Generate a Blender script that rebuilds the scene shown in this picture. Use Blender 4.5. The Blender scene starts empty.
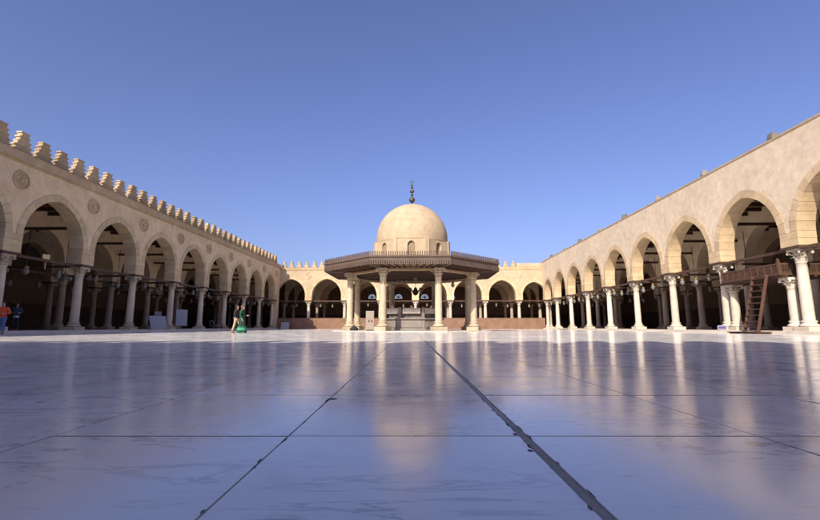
import bpy, bmesh, math, random
from mathutils import Vector, Matrix
random.seed(7)
R = math.radians
scene = bpy.context.scene
col = scene.collection

# ------------------------------------------------------------------ camera, sky, sun, exposure
CAM_H = 0.38
cam_d = bpy.data.cameras.new('camera'); cam = bpy.data.objects.new('camera', cam_d); col.objects.link(cam)
cam_d.sensor_width = 36.0; cam_d.lens = 436 / 820 * 36
cam_d.clip_start = 0.02; cam_d.clip_end = 2000
cam.location = (0, 0, CAM_H)
cam.rotation_euler = (R(90 + 8.67), 0, R(1.445))
scene.camera = cam

SUN_DIR = Vector((0.58, 1.45, -1.0)).normalized()          # the way the light travels
SUN_EL = math.asin(-SUN_DIR.z); SUN_ROT = math.atan2(-SUN_DIR.x, -SUN_DIR.y)
world = bpy.data.worlds.new('World'); scene.world = world; world.use_nodes = True
wn = world.node_tree.nodes; wl = world.node_tree.links
bg = wn['Background']; sky = wn.new('ShaderNodeTexSky'); sky.sky_type = 'NISHITA'; sky.sun_disc = False
sky.sun_elevation = SUN_EL; sky.sun_rotation = SUN_ROT
sky.air_density = 1.0; sky.dust_density = 3.0; sky.ozone_density = 3.0
tint = wn.new('ShaderNodeMix'); tint.data_type = 'RGBA'; tint.blend_type = 'MULTIPLY'; tint.inputs[0].default_value = 1.0
tint.inputs[7].default_value = (0.86, 0.79, 1.04, 1)          # the violet cast of the whole sky
wl.new(sky.outputs[0], tint.inputs[6]); wl.new(tint.outputs[2], bg.inputs[0]); bg.inputs[1].default_value = 0.060
sun_d = bpy.data.lights.new('sun', 'SUN'); sun_d.energy = 2.15; sun_d.angle = R(0.53); sun_d.color = (1.0, 0.905, 0.76)
sun = bpy.data.objects.new('sun', sun_d); col.objects.link(sun)
sun.rotation_euler = SUN_DIR.to_track_quat('-Z', 'Y').to_euler(); sun.location = (-20, -40, 60)
vs = scene.view_settings
vs.view_transform = 'Standard'; vs.look = 'None'; vs.gamma = 1.0; vs.use_curve_mapping = False; vs.exposure = 1.56
scene.cycles.max_bounces = 12; scene.cycles.diffuse_bounces = 8; scene.render.filter_size = 1.15; scene.cycles.filter_width = 1.15

# ------------------------------------------------------------------ materials
def new_mat(name):
    m = bpy.data.materials.new(name); m.use_nodes = True
    nt = m.node_tree; return m, nt.nodes, nt.links, nt.nodes['Principled BSDF']
def noise(n, l, vec, scale, detail=6, rough=0.6, dist=0.0):
    t = n.new('ShaderNodeTexNoise'); t.inputs['Scale'].default_value = scale; t.inputs['Detail'].default_value = detail
    t.inputs['Roughness'].default_value = rough; t.inputs['Distortion'].default_value = dist
    l.new(vec, t.inputs['Vector']); return t
def ramp(n, l, fac, stops):
    r = n.new('ShaderNodeValToRGB'); e = r.color_ramp.elements
    while len(e) < len(stops): e.new(0.5)
    for i, (p, c) in enumerate(stops): e[i].position = p; e[i].color = (*c, 1) if len(c) == 3 else c
    l.new(fac, r.inputs[0]); return r
def mix(n, l, fac, a, b, mode='MIX'):
    m = n.new('ShaderNodeMix'); m.data_type = 'RGBA'; m.blend_type = mode
    for s, v in ((m.inputs[0], fac), (m.inputs[6], a), (m.inputs[7], b)):
        if isinstance(v, (int, float)): s.default_value = v
        elif isinstance(v, tuple): s.default_value = (*v, 1)
        else: l.new(v, s)
    return m.outputs[2]
def math_n(n, l, op, a, b=0.0):
    m = n.new('ShaderNodeMath'); m.operation = op
    for s, v in ((m.inputs[0], a), (m.inputs[1], b)):
        if isinstance(v, (int, float)): s.default_value = v
        else: l.new(v, s)
    return m.outputs[0]
def mapping(n, l, vec, sc=(1, 1, 1)):
    m = n.new('ShaderNodeMapping'); m.inputs['Scale'].default_value = sc; l.new(vec, m.inputs[0]); return m.outputs[0]
def bump(n, l, bsdf, h, strength, dist=0.02):
    b = n.new('ShaderNodeBump'); b.inputs['Strength'].default_value = strength; b.inputs['Distance'].default_value = dist
    l.new(h, b.inputs['Height']); l.new(b.outputs[0], bsdf.inputs['Normal'])

def stone(name, base, var=0.16, rough=0.85, stain=0.35, bumps=0.35, rnd=0.0, streak=True, stain_col=(0.22, 0.16, 0.10)):
    m, n, l, b = new_mat(name)
    pos = n.new('ShaderNodeNewGeometry').outputs['Position']
    big = noise(n, l, pos, 0.35, 5, 0.65); med = noise(n, l, pos, 2.2, 8, 0.7); fine = noise(n, l, pos, 26, 6, 0.7)
    lo = tuple(c * (1 - var * 1.3) for c in base); hi = tuple(min(1, c * (1 + var)) for c in base)
    c = ramp(n, l, big.outputs[0], [(0.33, lo), (0.66, hi)]).outputs[0]
    c2 = ramp(n, l, med.outputs[0], [(0.3, (0.79, 0.765, 0.72)), (0.62, (1.07, 1.06, 1.04))]).outputs[0]
    c = mix(n, l, 0.8, c, c2, 'MULTIPLY')
    c3 = ramp(n, l, fine.outputs[0], [(0.25, (0.84, 0.82, 0.79)), (0.6, (1.03, 1.03, 1.03))]).outputs[0]
    c = mix(n, l, 0.7, c, c3, 'MULTIPLY')
    hue = noise(n, l, pos, 0.9, 6, 0.7)
    hc = ramp(n, l, hue.outputs[0], [(0.36, (1.0, 1.0, 1.0)), (0.5, (1.02, 0.99, 0.965)), (0.62, (0.965, 0.97, 0.965)), (0.72, (1.01, 1.005, 0.99))]).outputs[0]
    c = mix(n, l, 1.0, c, hc, 'MULTIPLY')
    if streak:
        st = noise(n, l, mapping(n, l, pos, (1.6, 1.6, 0.16)), 1.6, 7, 0.72)
        f = ramp(n, l, st.outputs[0], [(0.52, (0, 0, 0)), (0.78, (stain, stain, stain))]).outputs[0]
        c = mix(n, l, f, c, stain_col)
    if rnd:
        oi = n.new('ShaderNodeObjectInfo').outputs['Random']
        rr = ramp(n, l, oi, [(0.0, (1 - rnd, 1 - rnd * 1.1, 1 - rnd * 1.25)), (1.0, (1.06, 1.06, 1.05))]).outputs[0]
        c = mix(n, l, 1.0, c, rr, 'MULTIPLY')
    l.new(c, b.inputs['Base Color']); b.inputs['Roughness'].default_value = rough
    b.inputs['Specular IOR Level'].default_value = 0.25
    h = math_n(n, l, 'ADD', math_n(n, l, 'MULTIPLY', med.outputs[0], 0.7), math_n(n, l, 'MULTIPLY', fine.outputs[0], 0.35))
    bump(n, l, b, h, bumps, 0.03)
    return m

def wood(name, base, rough=0.65, grain=(1, 1, 6), rnd=0.0):
    m, n, l, b = new_mat(name)
    pos = n.new('ShaderNodeNewGeometry').outputs['Position']
    g = noise(n, l, mapping(n, l, pos, grain), 5, 8, 0.7, 0.4); big = noise(n, l, pos, 0.8, 4)
    c = ramp(n, l, g.outputs[0], [(0.3, tuple(x * 0.55 for x in base)), (0.7, tuple(x * 1.25 for x in base))]).outputs[0]
    c2 = ramp(n, l, big.outputs[0], [(0.3, (0.75, 0.72, 0.7)), (0.7, (1.1, 1.1, 1.1))]).outputs[0]
    c = mix(n, l, 1.0, c, c2, 'MULTIPLY')
    l.new(c, b.inputs['Base Color']); b.inputs['Roughness'].default_value = rough
    b.inputs['Specular IOR Level'].default_value = 0.3
    bump(n, l, b, g.outputs[0], 0.3, 0.01)
    return m

def plain(name, base, rough=0.6, metal=0.0, var=0.12, scale=9.0):
    m, n, l, b = new_mat(name)
    pos = n.new('ShaderNodeNewGeometry').outputs['Position']
    t = noise(n, l, pos, scale, 5)
    c = ramp(n, l, t.outputs[0], [(0.3, tuple(x * (1 - var) for x in base)), (0.7, tuple(min(1, x * (1 + var)) for x in base))]).outputs[0]
    l.new(c, b.inputs['Base Color']); b.inputs['Roughness'].default_value = rough; b.inputs['Metallic'].default_value = metal
    return m

def marble_floor(name):
    m, n, l, b = new_mat(name)
    geo = n.new('ShaderNodeNewGeometry'); pos = geo.outputs['Position']
    oi = n.new('ShaderNodeObjectInfo').outputs['Random']
    rnd = math_n(n, l, 'FRACT', math_n(n, l, 'ADD', geo.outputs['Random Per Island'], oi))
    off = n.new('ShaderNodeCombineXYZ'); l.new(math_n(n, l, 'MULTIPLY', rnd, 60.0), off.inputs[2])
    va = n.new('ShaderNodeVectorMath'); va.operation = 'ADD'; l.new(pos, va.inputs[0]); l.new(off.outputs[0], va.inputs[1])
    p = va.outputs[0]
    cloud = noise(n, l, p, 1.6, 8, 0.62, 0.8)
    vein = noise(n, l, mapping(n, l, p, (1.0, 2.4, 1.0)), 1.5, 9, 0.62, 1.6)
    v = math_n(n, l, 'ABSOLUTE', math_n(n, l, 'SUBTRACT', vein.outputs[0], 0.5))
    vf = ramp(n, l, v, [(0.0, (0.85, 0.85, 0.85)), (0.026, (0.0, 0.0, 0.0))]).outputs[0]
    patch = noise(n, l, p, 0.9, 4)
    pm = ramp(n, l, patch.outputs[0], [(0.44, (0, 0, 0)), (0.60, (1, 1, 1))]).outputs[0]
    vf = mix(n, l, 1.0, vf, pm, 'MULTIPLY')
    c = ramp(n, l, cloud.outputs[0], [(0.30, (0.79, 0.76, 0.71)), (0.46, (0.91, 0.88, 0.825)), (0.75, (0.93, 0.905, 0.855))]).outputs[0]
    c = mix(n, l, vf, c, (0.30, 0.30, 0.32))
    smud = noise(n, l, mapping(n, l, p, (1.2, 4.5, 1.0)), 2.3, 10, 0.72, 0.6)
    sf = ramp(n, l, smud.outputs[0], [(0.60, (0, 0, 0)), (0.74, (0.6, 0.6, 0.6))]).outputs[0]
    c = mix(n, l, sf, c, (0.36, 0.34, 0.35))
    dirt = noise(n, l, pos, 0.55, 7, 0.68)
    df = ramp(n, l, dirt.outputs[0], [(0.52, (0, 0, 0)), (0.8, (0.30, 0.30, 0.30))]).outputs[0]
    c = mix(n, l, df, c, (0.42, 0.39, 0.35))
    tone = ramp(n, l, rnd, [(0, (0.92, 0.915, 0.91)), (1, (1.03, 1.03, 1.03))]).outputs[0]
    c = mix(n, l, 1.0, c, tone, 'MULTIPLY')
    l.new(c, b.inputs['Base Color'])
    sm = noise(n, l, mapping(n, l, pos, (1.0, 1.0, 1.0)), 3.3, 8, 0.7)
    rr = ramp(n, l, sm.outputs[0], [(0.3, (0.09, 0.09, 0.09)), (0.7, (0.22, 0.22, 0.22))]).outputs[0]
    l.new(rr, b.inputs['Roughness'])
    b.inputs['Specular IOR Level'].default_value = 0.40
    wv = noise(n, l, pos, 7.0, 3, 0.5)
    bump(n, l, b, wv.outputs[0], 0.05, 0.006)
    return m

def brick_mat(name):
    m, n, l, b = new_mat(name)
    tc = n.new('ShaderNodeTexCoord').outputs['Object']
    mp = n.new('ShaderNodeMapping'); mp.inputs['Rotation'].default_value = (R(90), 0, 0); l.new(tc, mp.inputs[0])
    t = n.new('ShaderNodeTexBrick'); l.new(mp.outputs[0], t.inputs['Vector'])
    t.inputs['Scale'].default_value = 1.0; t.inputs['Brick Width'].default_value = 0.26; t.inputs['Row Height'].default_value = 0.085
    t.inputs['Mortar Size'].default_value = 0.008
    t.inputs['Color1'].default_value = (0.185, 0.10, 0.06, 1); t.inputs['Color2'].default_value = (0.155, 0.075, 0.045, 1)
    t.inputs['Mortar'].default_value = (0.26, 0.19, 0.13, 1)
    ns = noise(n, l, tc, 1.1, 7, 0.7)
    c = mix(n, l, 1.0, t.outputs[0], ramp(n, l, ns.outputs[0], [(0.3, (0.7, 0.7, 0.7)), (0.7, (1.25, 1.2, 1.15))]).outputs[0], 'MULTIPLY')
    l.new(c, b.inputs['Base Color']); b.inputs['Roughness'].default_value = 0.9
    bump(n, l, b, t.outputs['Fac'], -0.4, 0.01)
    return m

def glass_lamp(name):
    m, n, l, b = new_mat(name)
    b.inputs['Base Color'].default_value = (0.34, 0.33, 0.29, 1); b.inputs['Roughness'].default_value = 0.15
    b.inputs['Transmission Weight'].default_value = 0.55; b.inputs['IOR'].default_value = 1.3
    return m

M = {}
M['plaster_tan'] = stone('plaster_tan', (0.68, 0.53, 0.345), 0.08, stain=0.30)
M['plaster_pale'] = stone('plaster_pale', (0.65, 0.555, 0.41), 0.08, stain=0.22, stain_col=(0.34, 0.25, 0.16))
M['plaster_yellow'] = stone('plaster_yellow', (0.45, 0.37, 0.25), 0.10, stain=0.22, stain_col=(0.34, 0.25, 0.15))
M['voussoir'] = stone('voussoir', (0.56, 0.44, 0.28), 0.10, stain=0.2, rnd=0.13, streak=False)
M['merlon'] = stone('merlon', (0.46, 0.355, 0.225), 0.18, stain=0.3, rnd=0.16)
M['carving'] = stone('carving', (0.54, 0.41, 0.26), 0.12, streak=False)
M['marble_column'] = stone('marble_column', (0.60, 0.555, 0.475), 0.10, rough=0.45, stain=0.35, bumps=0.12, rnd=0.20, stain_col=(0.40, 0.33, 0.24))
M['column_warm'] = stone('column_warm', (0.47, 0.405, 0.305), 0.12, rough=0.6, stain=0.35, bumps=0.2, rnd=0.06, stain_col=(0.38, 0.28, 0.18))
M['column_grey'] = stone('column_grey', (0.60, 0.52, 0.41), 0.12, rough=0.5, stain=0.35, bumps=0.15, rnd=0.30)
M['column_inner'] = stone('column_inner', (0.50, 0.43, 0.36), 0.14, rough=0.5, stain=0.35, bumps=0.15, rnd=0.22)
M['dome'] = stone('dome', (0.45, 0.36, 0.24), 0.10, stain=0.30, stain_col=(0.36, 0.26, 0.15))
M['coping'] = stone('coping', (0.47, 0.36, 0.22), 0.12, stain=0.3)
M['step'] = stone('step', (0.62, 0.57, 0.49), 0.08, rough=0.5, stain=0.0, streak=False, bumps=0.1)
M['floor'] = marble_floor('marble_floor')
M['grout'] = stone('grout', (0.16, 0.145, 0.13), 0.2, streak=False)
M['mortar'] = stone('mortar', (0.46, 0.44, 0.41), 0.3, streak=False, bumps=0.8)
M['soffit'] = wood('soffit', (0.24, 0.15, 0.095))
M['window_back'] = plain('window_back', (0.17, 0.125, 0.08), 0.8)
M['wood'] = wood('wood', (0.105, 0.058, 0.036))
M['wood_dark'] = wood('wood_dark', (0.085, 0.047, 0.03))
M['wood_roof'] = wood('wood_roof', (0.13, 0.09, 0.066))
M['wood_red'] = wood('wood_red', (0.10, 0.05, 0.033))
M['wood_pale'] = wood('wood_pale', (0.42, 0.29, 0.17))
M['fascia'] = wood('fascia', (0.12, 0.085, 0.065), grain=(6, 6, 1))
M['carpet'] = plain('carpet', (0.26, 0.15, 0.115), 0.95, var=0.3, scale=3)
M['inner_wall'] = stone('inner_wall', (0.56, 0.45, 0.31), 0.12)
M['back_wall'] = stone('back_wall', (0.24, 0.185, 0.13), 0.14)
M['hall_shade'] = wood('hall_shade', (0.12, 0.085, 0.062))  # dark tone carrying the dimness deep inside the halls
M['grey_marble'] = stone('grey_marble', (0.22, 0.205, 0.19), 0.16, rough=0.4, bumps=0.1, streak=True)
M['light_marble'] = stone('light_marble', (0.50, 0.47, 0.43), 0.12, rough=0.4, bumps=0.1, streak=False)
M['brick'] = brick_mat('brick')
M['metal_dark'] = plain('metal_dark', (0.05, 0.045, 0.04), 0.45, 0.7)
M['bronze'] = plain('bronze', (0.10, 0.085, 0.06), 0.5, 0.6)
M['metal_grey'] = plain('metal_grey', (0.17, 0.15, 0.125), 0.6, 0.2)
M['cabinet'] = plain('cabinet', (0.30, 0.255, 0.205), 0.5, 0.1)
M['board'] = plain('board', (0.36, 0.37, 0.40), 0.6, var=0.05)
M['board_frame'] = plain('board_frame', (0.12, 0.11, 0.10), 0.6)
M['glass'] = glass_lamp('lamp_glass')
M['brass'] = plain('brass', (0.35, 0.25, 0.11), 0.4, 0.7)
M['sign_yellow'] = plain('sign_yellow', (0.62, 0.47, 0.22), 0.7)
M['purple'] = plain('purple', (0.16, 0.10, 0.34), 0.6)
M['skin'] = plain('skin', (0.42, 0.25, 0.17), 0.55, var=0.05)
M['hair'] = plain('hair', (0.02, 0.016, 0.014), 0.6)
M['orange'] = plain('orange_cloth', (0.62, 0.085, 0.03), 0.85)
M['denim'] = plain('denim', (0.10, 0.16, 0.30), 0.9, var=0.25)
M['black_cloth'] = plain('black_cloth', (0.02, 0.02, 0.024), 0.9)
M['navy'] = plain('navy_cloth', (0.035, 0.045, 0.08), 0.9)
M['white_cloth'] = plain('white_cloth', (0.6, 0.58, 0.56), 0.85)
M['scarf'] = plain('scarf', (0.15, 0.085, 0.045), 0.9)
M['scarf_dark'] = plain('scarf_dark', (0.045, 0.028, 0.02), 0.9)
M['khaki'] = plain('khaki', (0.40, 0.31, 0.20), 0.9, var=0.3, scale=14)
def pattern(name, a, b_, scale):
    m, n, l, b = new_mat(name)
    tc = n.new('ShaderNodeTexCoord').outputs['Object']
    t = noise(n, l, mapping(n, l, tc, (1, 1, 2.2)), scale, 3)
    l.new(ramp(n, l, t.outputs[0], [(0.47, a), (0.53, b_)]).outputs[0], b.inputs['Base Color']); b.inputs['Roughness'].default_value = 0.85
    return m
M['green_dress'] = pattern('green_dress', (0.008, 0.07, 0.035), (0.02, 0.28, 0.115), 6)
def skirt_mat():
    m, n, l, b = new_mat('green_skirt')
    tc = n.new('ShaderNodeTexCoord').outputs['Object']; sp = n.new('ShaderNodeSeparateXYZ'); l.new(tc, sp.inputs[0])
    ns = noise(n, l, tc, 7, 4); z = math_n(n, l, 'ADD', sp.outputs[2], math_n(n, l, 'MULTIPLY', ns.outputs[0], 0.12))
    dk, gr, pl = (0.008, 0.03, 0.02), (0.015, 0.20, 0.085), (0.10, 0.36, 0.22)
    r_ = ramp(n, l, z, [(0.0, gr), (0.13, gr), (0.16, dk), (0.24, gr), (0.32, pl), (0.36, gr), (0.52, dk), (0.58, dk), (1.0, (0.01, 0.055, 0.03))])
    l.new(r_.outputs[0], b.inputs['Base Color']); b.inputs['Roughness'].default_value = 0.85; return m
M['green_skirt'] = skirt_mat()
M['green_top'] = pattern('green_top', (0.006, 0.02, 0.014), (0.01, 0.075, 0.035), 9)

# ------------------------------------------------------------------ mesh helpers
class MB:
    def __init__(s): s.v = []; s.f = []; s.sm = []
    def quad(s, *p, smooth=False):
        i = len(s.v); s.v += [tuple(q) for q in p]; s.f.append(tuple(range(i, i + len(p)))); s.sm.append(smooth)
    def box(s, x0, x1, y0, y1, z0, z1, mat=None):
        i = len(s.v)
        ps = [(x, y, z) for z in (z0, z1) for y in (y0, y1) for x in (x0, x1)]
        if mat is not None: ps = [tuple(mat @ Vector(p)) for p in ps]
        s.v += ps
        for f in ((0, 2, 3, 1), (4, 5, 7, 6), (0, 1, 5, 4), (2, 6, 7, 3), (0, 4, 6, 2), (1, 3, 7, 5)):
            s.f.append(tuple(i + k for k in f)); s.sm.append(False)
    def prism(s, poly, axis, a, b):
        """poly of (p,q) extruded along axis ('x','y','z') from a to b"""
        def mk(p, q, t): return {'x': (t, p, q), 'y': (p, t, q), 'z': (p, q, t)}[axis]
        i = len(s.v); n = len(poly)
        s.v += [mk(p, q, a) for p, q in poly] + [mk(p, q, b) for p, q in poly]
        s.f.append(tuple(range(i, i + n))[::-1]); s.sm.append(False)
        s.f.append(tuple(range(i + n, i + 2 * n))); s.sm.append(False)
        for k in range(n):
            j = (k + 1) % n; s.f.append((i + k, i + j, i + n + j, i + n + k)); s.sm.append(False)
    def lathe(s, prof, seg=20, c=(0, 0, 0), smooth=True, rot=0.0, sx=1.0, sy=1.0, cap=True):
        i = len(s.v); n = len(prof)
        for r, z in prof:
            for k in range(seg):
                a = rot + 2 * math.pi * k / seg
                s.v.append((c[0] + r * math.cos(a) * sx, c[1] + r * math.sin(a) * sy, c[2] + z))
        for j in range(n - 1):
            for k in range(seg):
                k2 = (k + 1) % seg
                s.f.append((i + j * seg + k, i + j * seg + k2, i + (j + 1) * seg + k2, i + (j + 1) * seg + k)); s.sm.append(smooth)
        if cap:
            s.f.append(tuple(i + k for k in range(seg))[::-1]); s.sm.append(False)
            s.f.append(tuple(i + (n - 1) * seg + k for k in range(seg))); s.sm.append(False)
    def tube(s, p0, p1, r, seg=8, r2=None):
        p0 = Vector(p0); p1 = Vector(p1); d = (p1 - p0)
        q = d.to_track_quat('Z', 'Y'); r2 = r if r2 is None else r2
        i = len(s.v)
        for p, rr in ((p0, r), (p1, r2)):
            for k in range(seg):
                a = 2 * math.pi * k / seg
                s.v.append(tuple(p + q @ Vector((rr * math.cos(a), rr * math.sin(a), 0))))
        for k in range(seg):
            k2 = (k + 1) % seg; s.f.append((i + k, i + k2, i + seg + k2, i + seg + k)); s.sm.append(True)
        s.f.append(tuple(i + k for k in range(seg))[::-1]); s.sm.append(False)
        s.f.append(tuple(i + seg + k for k in range(seg))); s.sm.append(False)
    def mesh(s, name, mat):
        me = bpy.data.meshes.new(name); me.from_pydata(s.v, [], s.f)
        me.polygons.foreach_set('use_smooth', s.sm); me.materials.append(M[mat] if isinstance(mat, str) else mat)
        me.update(); return me
    def build(s, name, mat, parent=None, loc=(0, 0, 0), rz=0.0, fix=True):
        me = s.mesh(name, mat)
        if fix:
            bm = bmesh.new(); bm.from_mesh(me); bmesh.ops.recalc_face_normals(bm, faces=bm.faces[:]); bm.to_mesh(me); bm.free()
        return link(name, me, parent, loc, rz)
def link(name, me, parent=None, loc=(0, 0, 0), rz=0.0):
    o = bpy.data.objects.new(name, me); col.objects.link(o); o.parent = parent
    o.location = loc; o.rotation_euler = (0, 0, rz); return o
def empty(name, label, cat, loc=(0, 0, 0), rz=0.0, group=None):
    o = link(name, None, None, loc, rz); o.empty_display_size = 0.2; return tag(o, label, cat, group)
def part_empty(name, parent, loc, rz=0.0):
    o = link(name, None, parent, loc, rz); o.empty_display_size = 0.2; return o
def tag(o, label=None, cat=None, group=None, kind=None):
    if label: o['label'] = label
    if cat: o['category'] = cat
    if group: o['group'] = group
    if kind: o['kind'] = kind
    return o
def bevel(o, w=0.01, seg=1):
    b = o.modifiers.new('bevel', 'BEVEL'); b.width = w; b.segments = seg; b.limit_method = 'ANGLE'; return o
def fixed(me):
    bm = bmesh.new(); bm.from_mesh(me); bmesh.ops.recalc_face_normals(bm, faces=bm.faces[:]); bm.to_mesh(me); bm.free(); return me

# ------------------------------------------------------------------ the court floor
XL, XR, YF, YN = -21.95, 18.60, 67.0, -4.20          # faces of the four arcades
ZA = 0.15                                              # arcade floor level
FLOOR_ROT = R(1.5)
mb = MB(); mb.box(-70, 70, -30, 110, -0.6, -0.042)
g = tag(mb.build('court_ground', 'grout'), 'dark bedding ground under the marble slabs', kind='structure')
fl = link('court_floor', None, None); tag(fl, 'polished pale marble slab floor of the courtyard', kind='structure')
SW, SD = 0.825, 0.925; JX, JY = 0.40, 1.607           # slab size and joint origin
slab_mb = MB(); slab_mb.box(0.004, SW - 0.004, 0.004, SD - 0.004, -0.04, 0.0); slab_me = fixed(slab_mb.mesh('marble_slab', 'floor'))
slab_wl = MB(); slab_wl.box(0.016, SW - 0.004, 0.004, SD - 0.004, -0.04, 0.0); slab_wl_me = fixed(slab_wl.mesh('marble_slab', 'floor'))
slab_wr = MB(); slab_wr.box(0.004, SW - 0.016, 0.004, SD - 0.004, -0.04, 0.0); slab_wr_me = fixed(slab_wr.mesh('marble_slab', 'floor'))
cr, sr = math.cos(FLOOR_ROT), math.sin(FLOOR_ROT)
rest = MB(); near = []
for j in range(-8, 72):
    for i in range(-30, 28):
        u, v = JX + i * SW, JY + j * SD
        cx, cy = u + SW / 2, v + SD / 2
        wx, wy = cx * cr - cy * sr, cx * sr + cy * cr
        if not (XL - 0.6 < wx < XR + 0.9 and YN - 1.2 < wy < YF + 0.6): continue
        vis = 0.1 < wy < 12.6 and abs(wx) < 0.97 * wy + 0.9
        if vis: near.append((wy, i, j))
        else:
            a, b = random.gauss(0, 0.0010), random.gauss(0, 0.0010); z = random.gauss(0, 0.0004)
            x0 = 0.016 if i == 0 else 0.003; x1 = SW - (0.016 if i == -1 else 0.003)
            p = []
            for (du, dv) in ((x0, 0.003), (x1, 0.003), (x1, SD - 0.003), (x0, SD - 0.003)):
                U, V = u + du, v + dv
                p.append((U * cr - V * sr, U * sr + V * cr, z + a * (du - SW / 2) + b * (dv - SD / 2)))
            q = [(x, y, zz - 0.04) for x, y, zz in p]
            k = len(rest.v); rest.v += p + q
            for f in ((0, 1, 2, 3), (0, 4, 5, 1), (1, 5, 6, 2), (2, 6, 7, 3), (3, 7, 4, 0)):
                rest.f.append(tuple(k + t for t in f)); rest.sm.append(False)
near.sort()
for wy, i, j in near:
    u, v = JX + i * SW, JY + j * SD
    me = slab_wl_me if i == 0 else slab_wr_me if i == -1 else slab_me
    o = link('marble_slab', me, fl, (u * cr - v * sr, u * sr + v * cr, random.gauss(0, 0.0004)))
    o.rotation_euler = (random.gauss(0, 0.0006), random.gauss(0, 0.0006), FLOOR_ROT)
tag(rest.build('marble_paving', 'floor', fl), kind='stuff')
# the wide mortar joint: a ragged strip between two slab rows, a little uneven, with chipped slab edges
jm = MB(); yy = -1.0; rows = []
rj = random.Random(3)
while yy < 66:
    rows.append((yy, -0.0138 + rj.uniform(-0.002, 0.002) + 0.002 * math.sin(yy * 5.1 + math.sin(yy * 13)), 0.0138 + rj.uniform(-0.002, 0.002) + 0.002 * math.sin(yy * 4.3 + 1 + math.sin(yy * 17)))); yy += 0.014 if yy < 5 else 0.1
P = lambda u, v, z: ((JX + u) * cr - v * sr, (JX + u) * sr + v * cr, z)
for (ya, la, ra), (yb, lb, rb) in zip(rows, rows[1:]):
    xs = lambda l_, r_: [(l_, -0.006), (l_ * 0.86, -0.0022), (l_ * 0.4, -0.0008), (r_ * 0.3, -0.0012), (r_ * 0.86, -0.0020), (r_, -0.006)]
    A, B = xs(la, ra), xs(lb, rb)
    for (u0, z0), (u1, z1), (w0, s0), (w1, s1) in zip(A, A[1:], B, B[1:]):
        jm.quad(P(u0, ya, z0), P(u1, ya, z1), P(w1, yb, s1), P(w0, yb, s0))
jm.build('mortar_joint', 'mortar', fl)
cm_ = MB()
def chip(u, v, ru, rv, n=9):
    cm_.quad(*[P(u + ru * math.cos(2 * math.pi * k / n) * rj.uniform(0.5, 1.1), v + rv * math.sin(2 * math.pi * k / n) * rj.uniform(0.5, 1.1), 0.0016) for k in range(n)])
for k in range(60):
    v = 0.75 + 7.5 * rj.random() ** 1.6; side = rj.choice((-1, -1, 1))
    chip(side * (0.0158 + rj.uniform(0, 0.002)), v, rj.uniform(0.001, 0.004), rj.uniform(0.008, 0.045), 13)
chip(-0.026, 1.42, 0.010, 0.012); chip(-0.025, 1.63, 0.009, 0.02)
chip(-SW + 0.02, 2.40, 0.022, 0.03, 7); chip(-SW - 0.003, 2.36, 0.008, 0.07, 7)
for k in range(14): chip(-SW + rj.uniform(-0.004, 0.004), 0.8 + rj.random() * 4, 0.005, rj.uniform(0.01, 0.03))
cm_.build('chipped_edge', 'grout', fl)

# raised arcade floors with a pale kerb step
def slab_floor(name, label, x0, x1, y0, y1, mat, z0=-0.5, z1=ZA):
    m_ = MB(); m_.box(x0, x1, y0, y1, z0, z1); return tag(m_.build(name, mat), label, kind='structure')
# dark carpeted prayer floors, each with a pale stone edge course
slab_floor('arcade_floor', 'carpeted floor under the shaded arcade', -46, XL - 1.3, -22, YF + 18, 'carpet')
slab_floor('arcade_floor', 'carpeted floor under the sunlit arcade with floodlights', XR + 1.3, 38, -22, YF + 18, 'carpet')
slab_floor('arcade_floor', 'carpeted floor under the arcade behind the domed pavilion', XL - 1.3, XR + 1.3, YF + 1.3, YF + 18, 'carpet')
slab_floor('arcade_floor', 'carpeted floor under the crenellated entrance arcade', XL - 1.3, XR + 1.3, -22, YN - 1.3, 'carpet')
for nm, lb, bx in (('step', 'pale stone step along the shaded arcade', (XL - 1.298, XL + 0.25, YN + 0.3, YF - 0.3)),
                   ('step', 'pale stone step along the sunlit arcade', (XR - 0.35, XR + 1.298, YN + 0.3, YF - 0.3)),
                   ('step', 'pale stone step along the arcade behind the pavilion', (XL - 1.298, XR + 1.298, YF - 0.3, YF + 1.298)),
                   ('step', 'pale stone step along the entrance arcade', (XL - 1.298, XR + 1.298, YN - 1.298, YN + 0.02))):
    m_ = MB(); m_.box(bx[0], bx[1], bx[2], bx[3], -0.4, ZA + 0.004)
    bevel(tag(m_.build(nm, 'step'), lb, kind='structure'), 0.015, 2)

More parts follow.
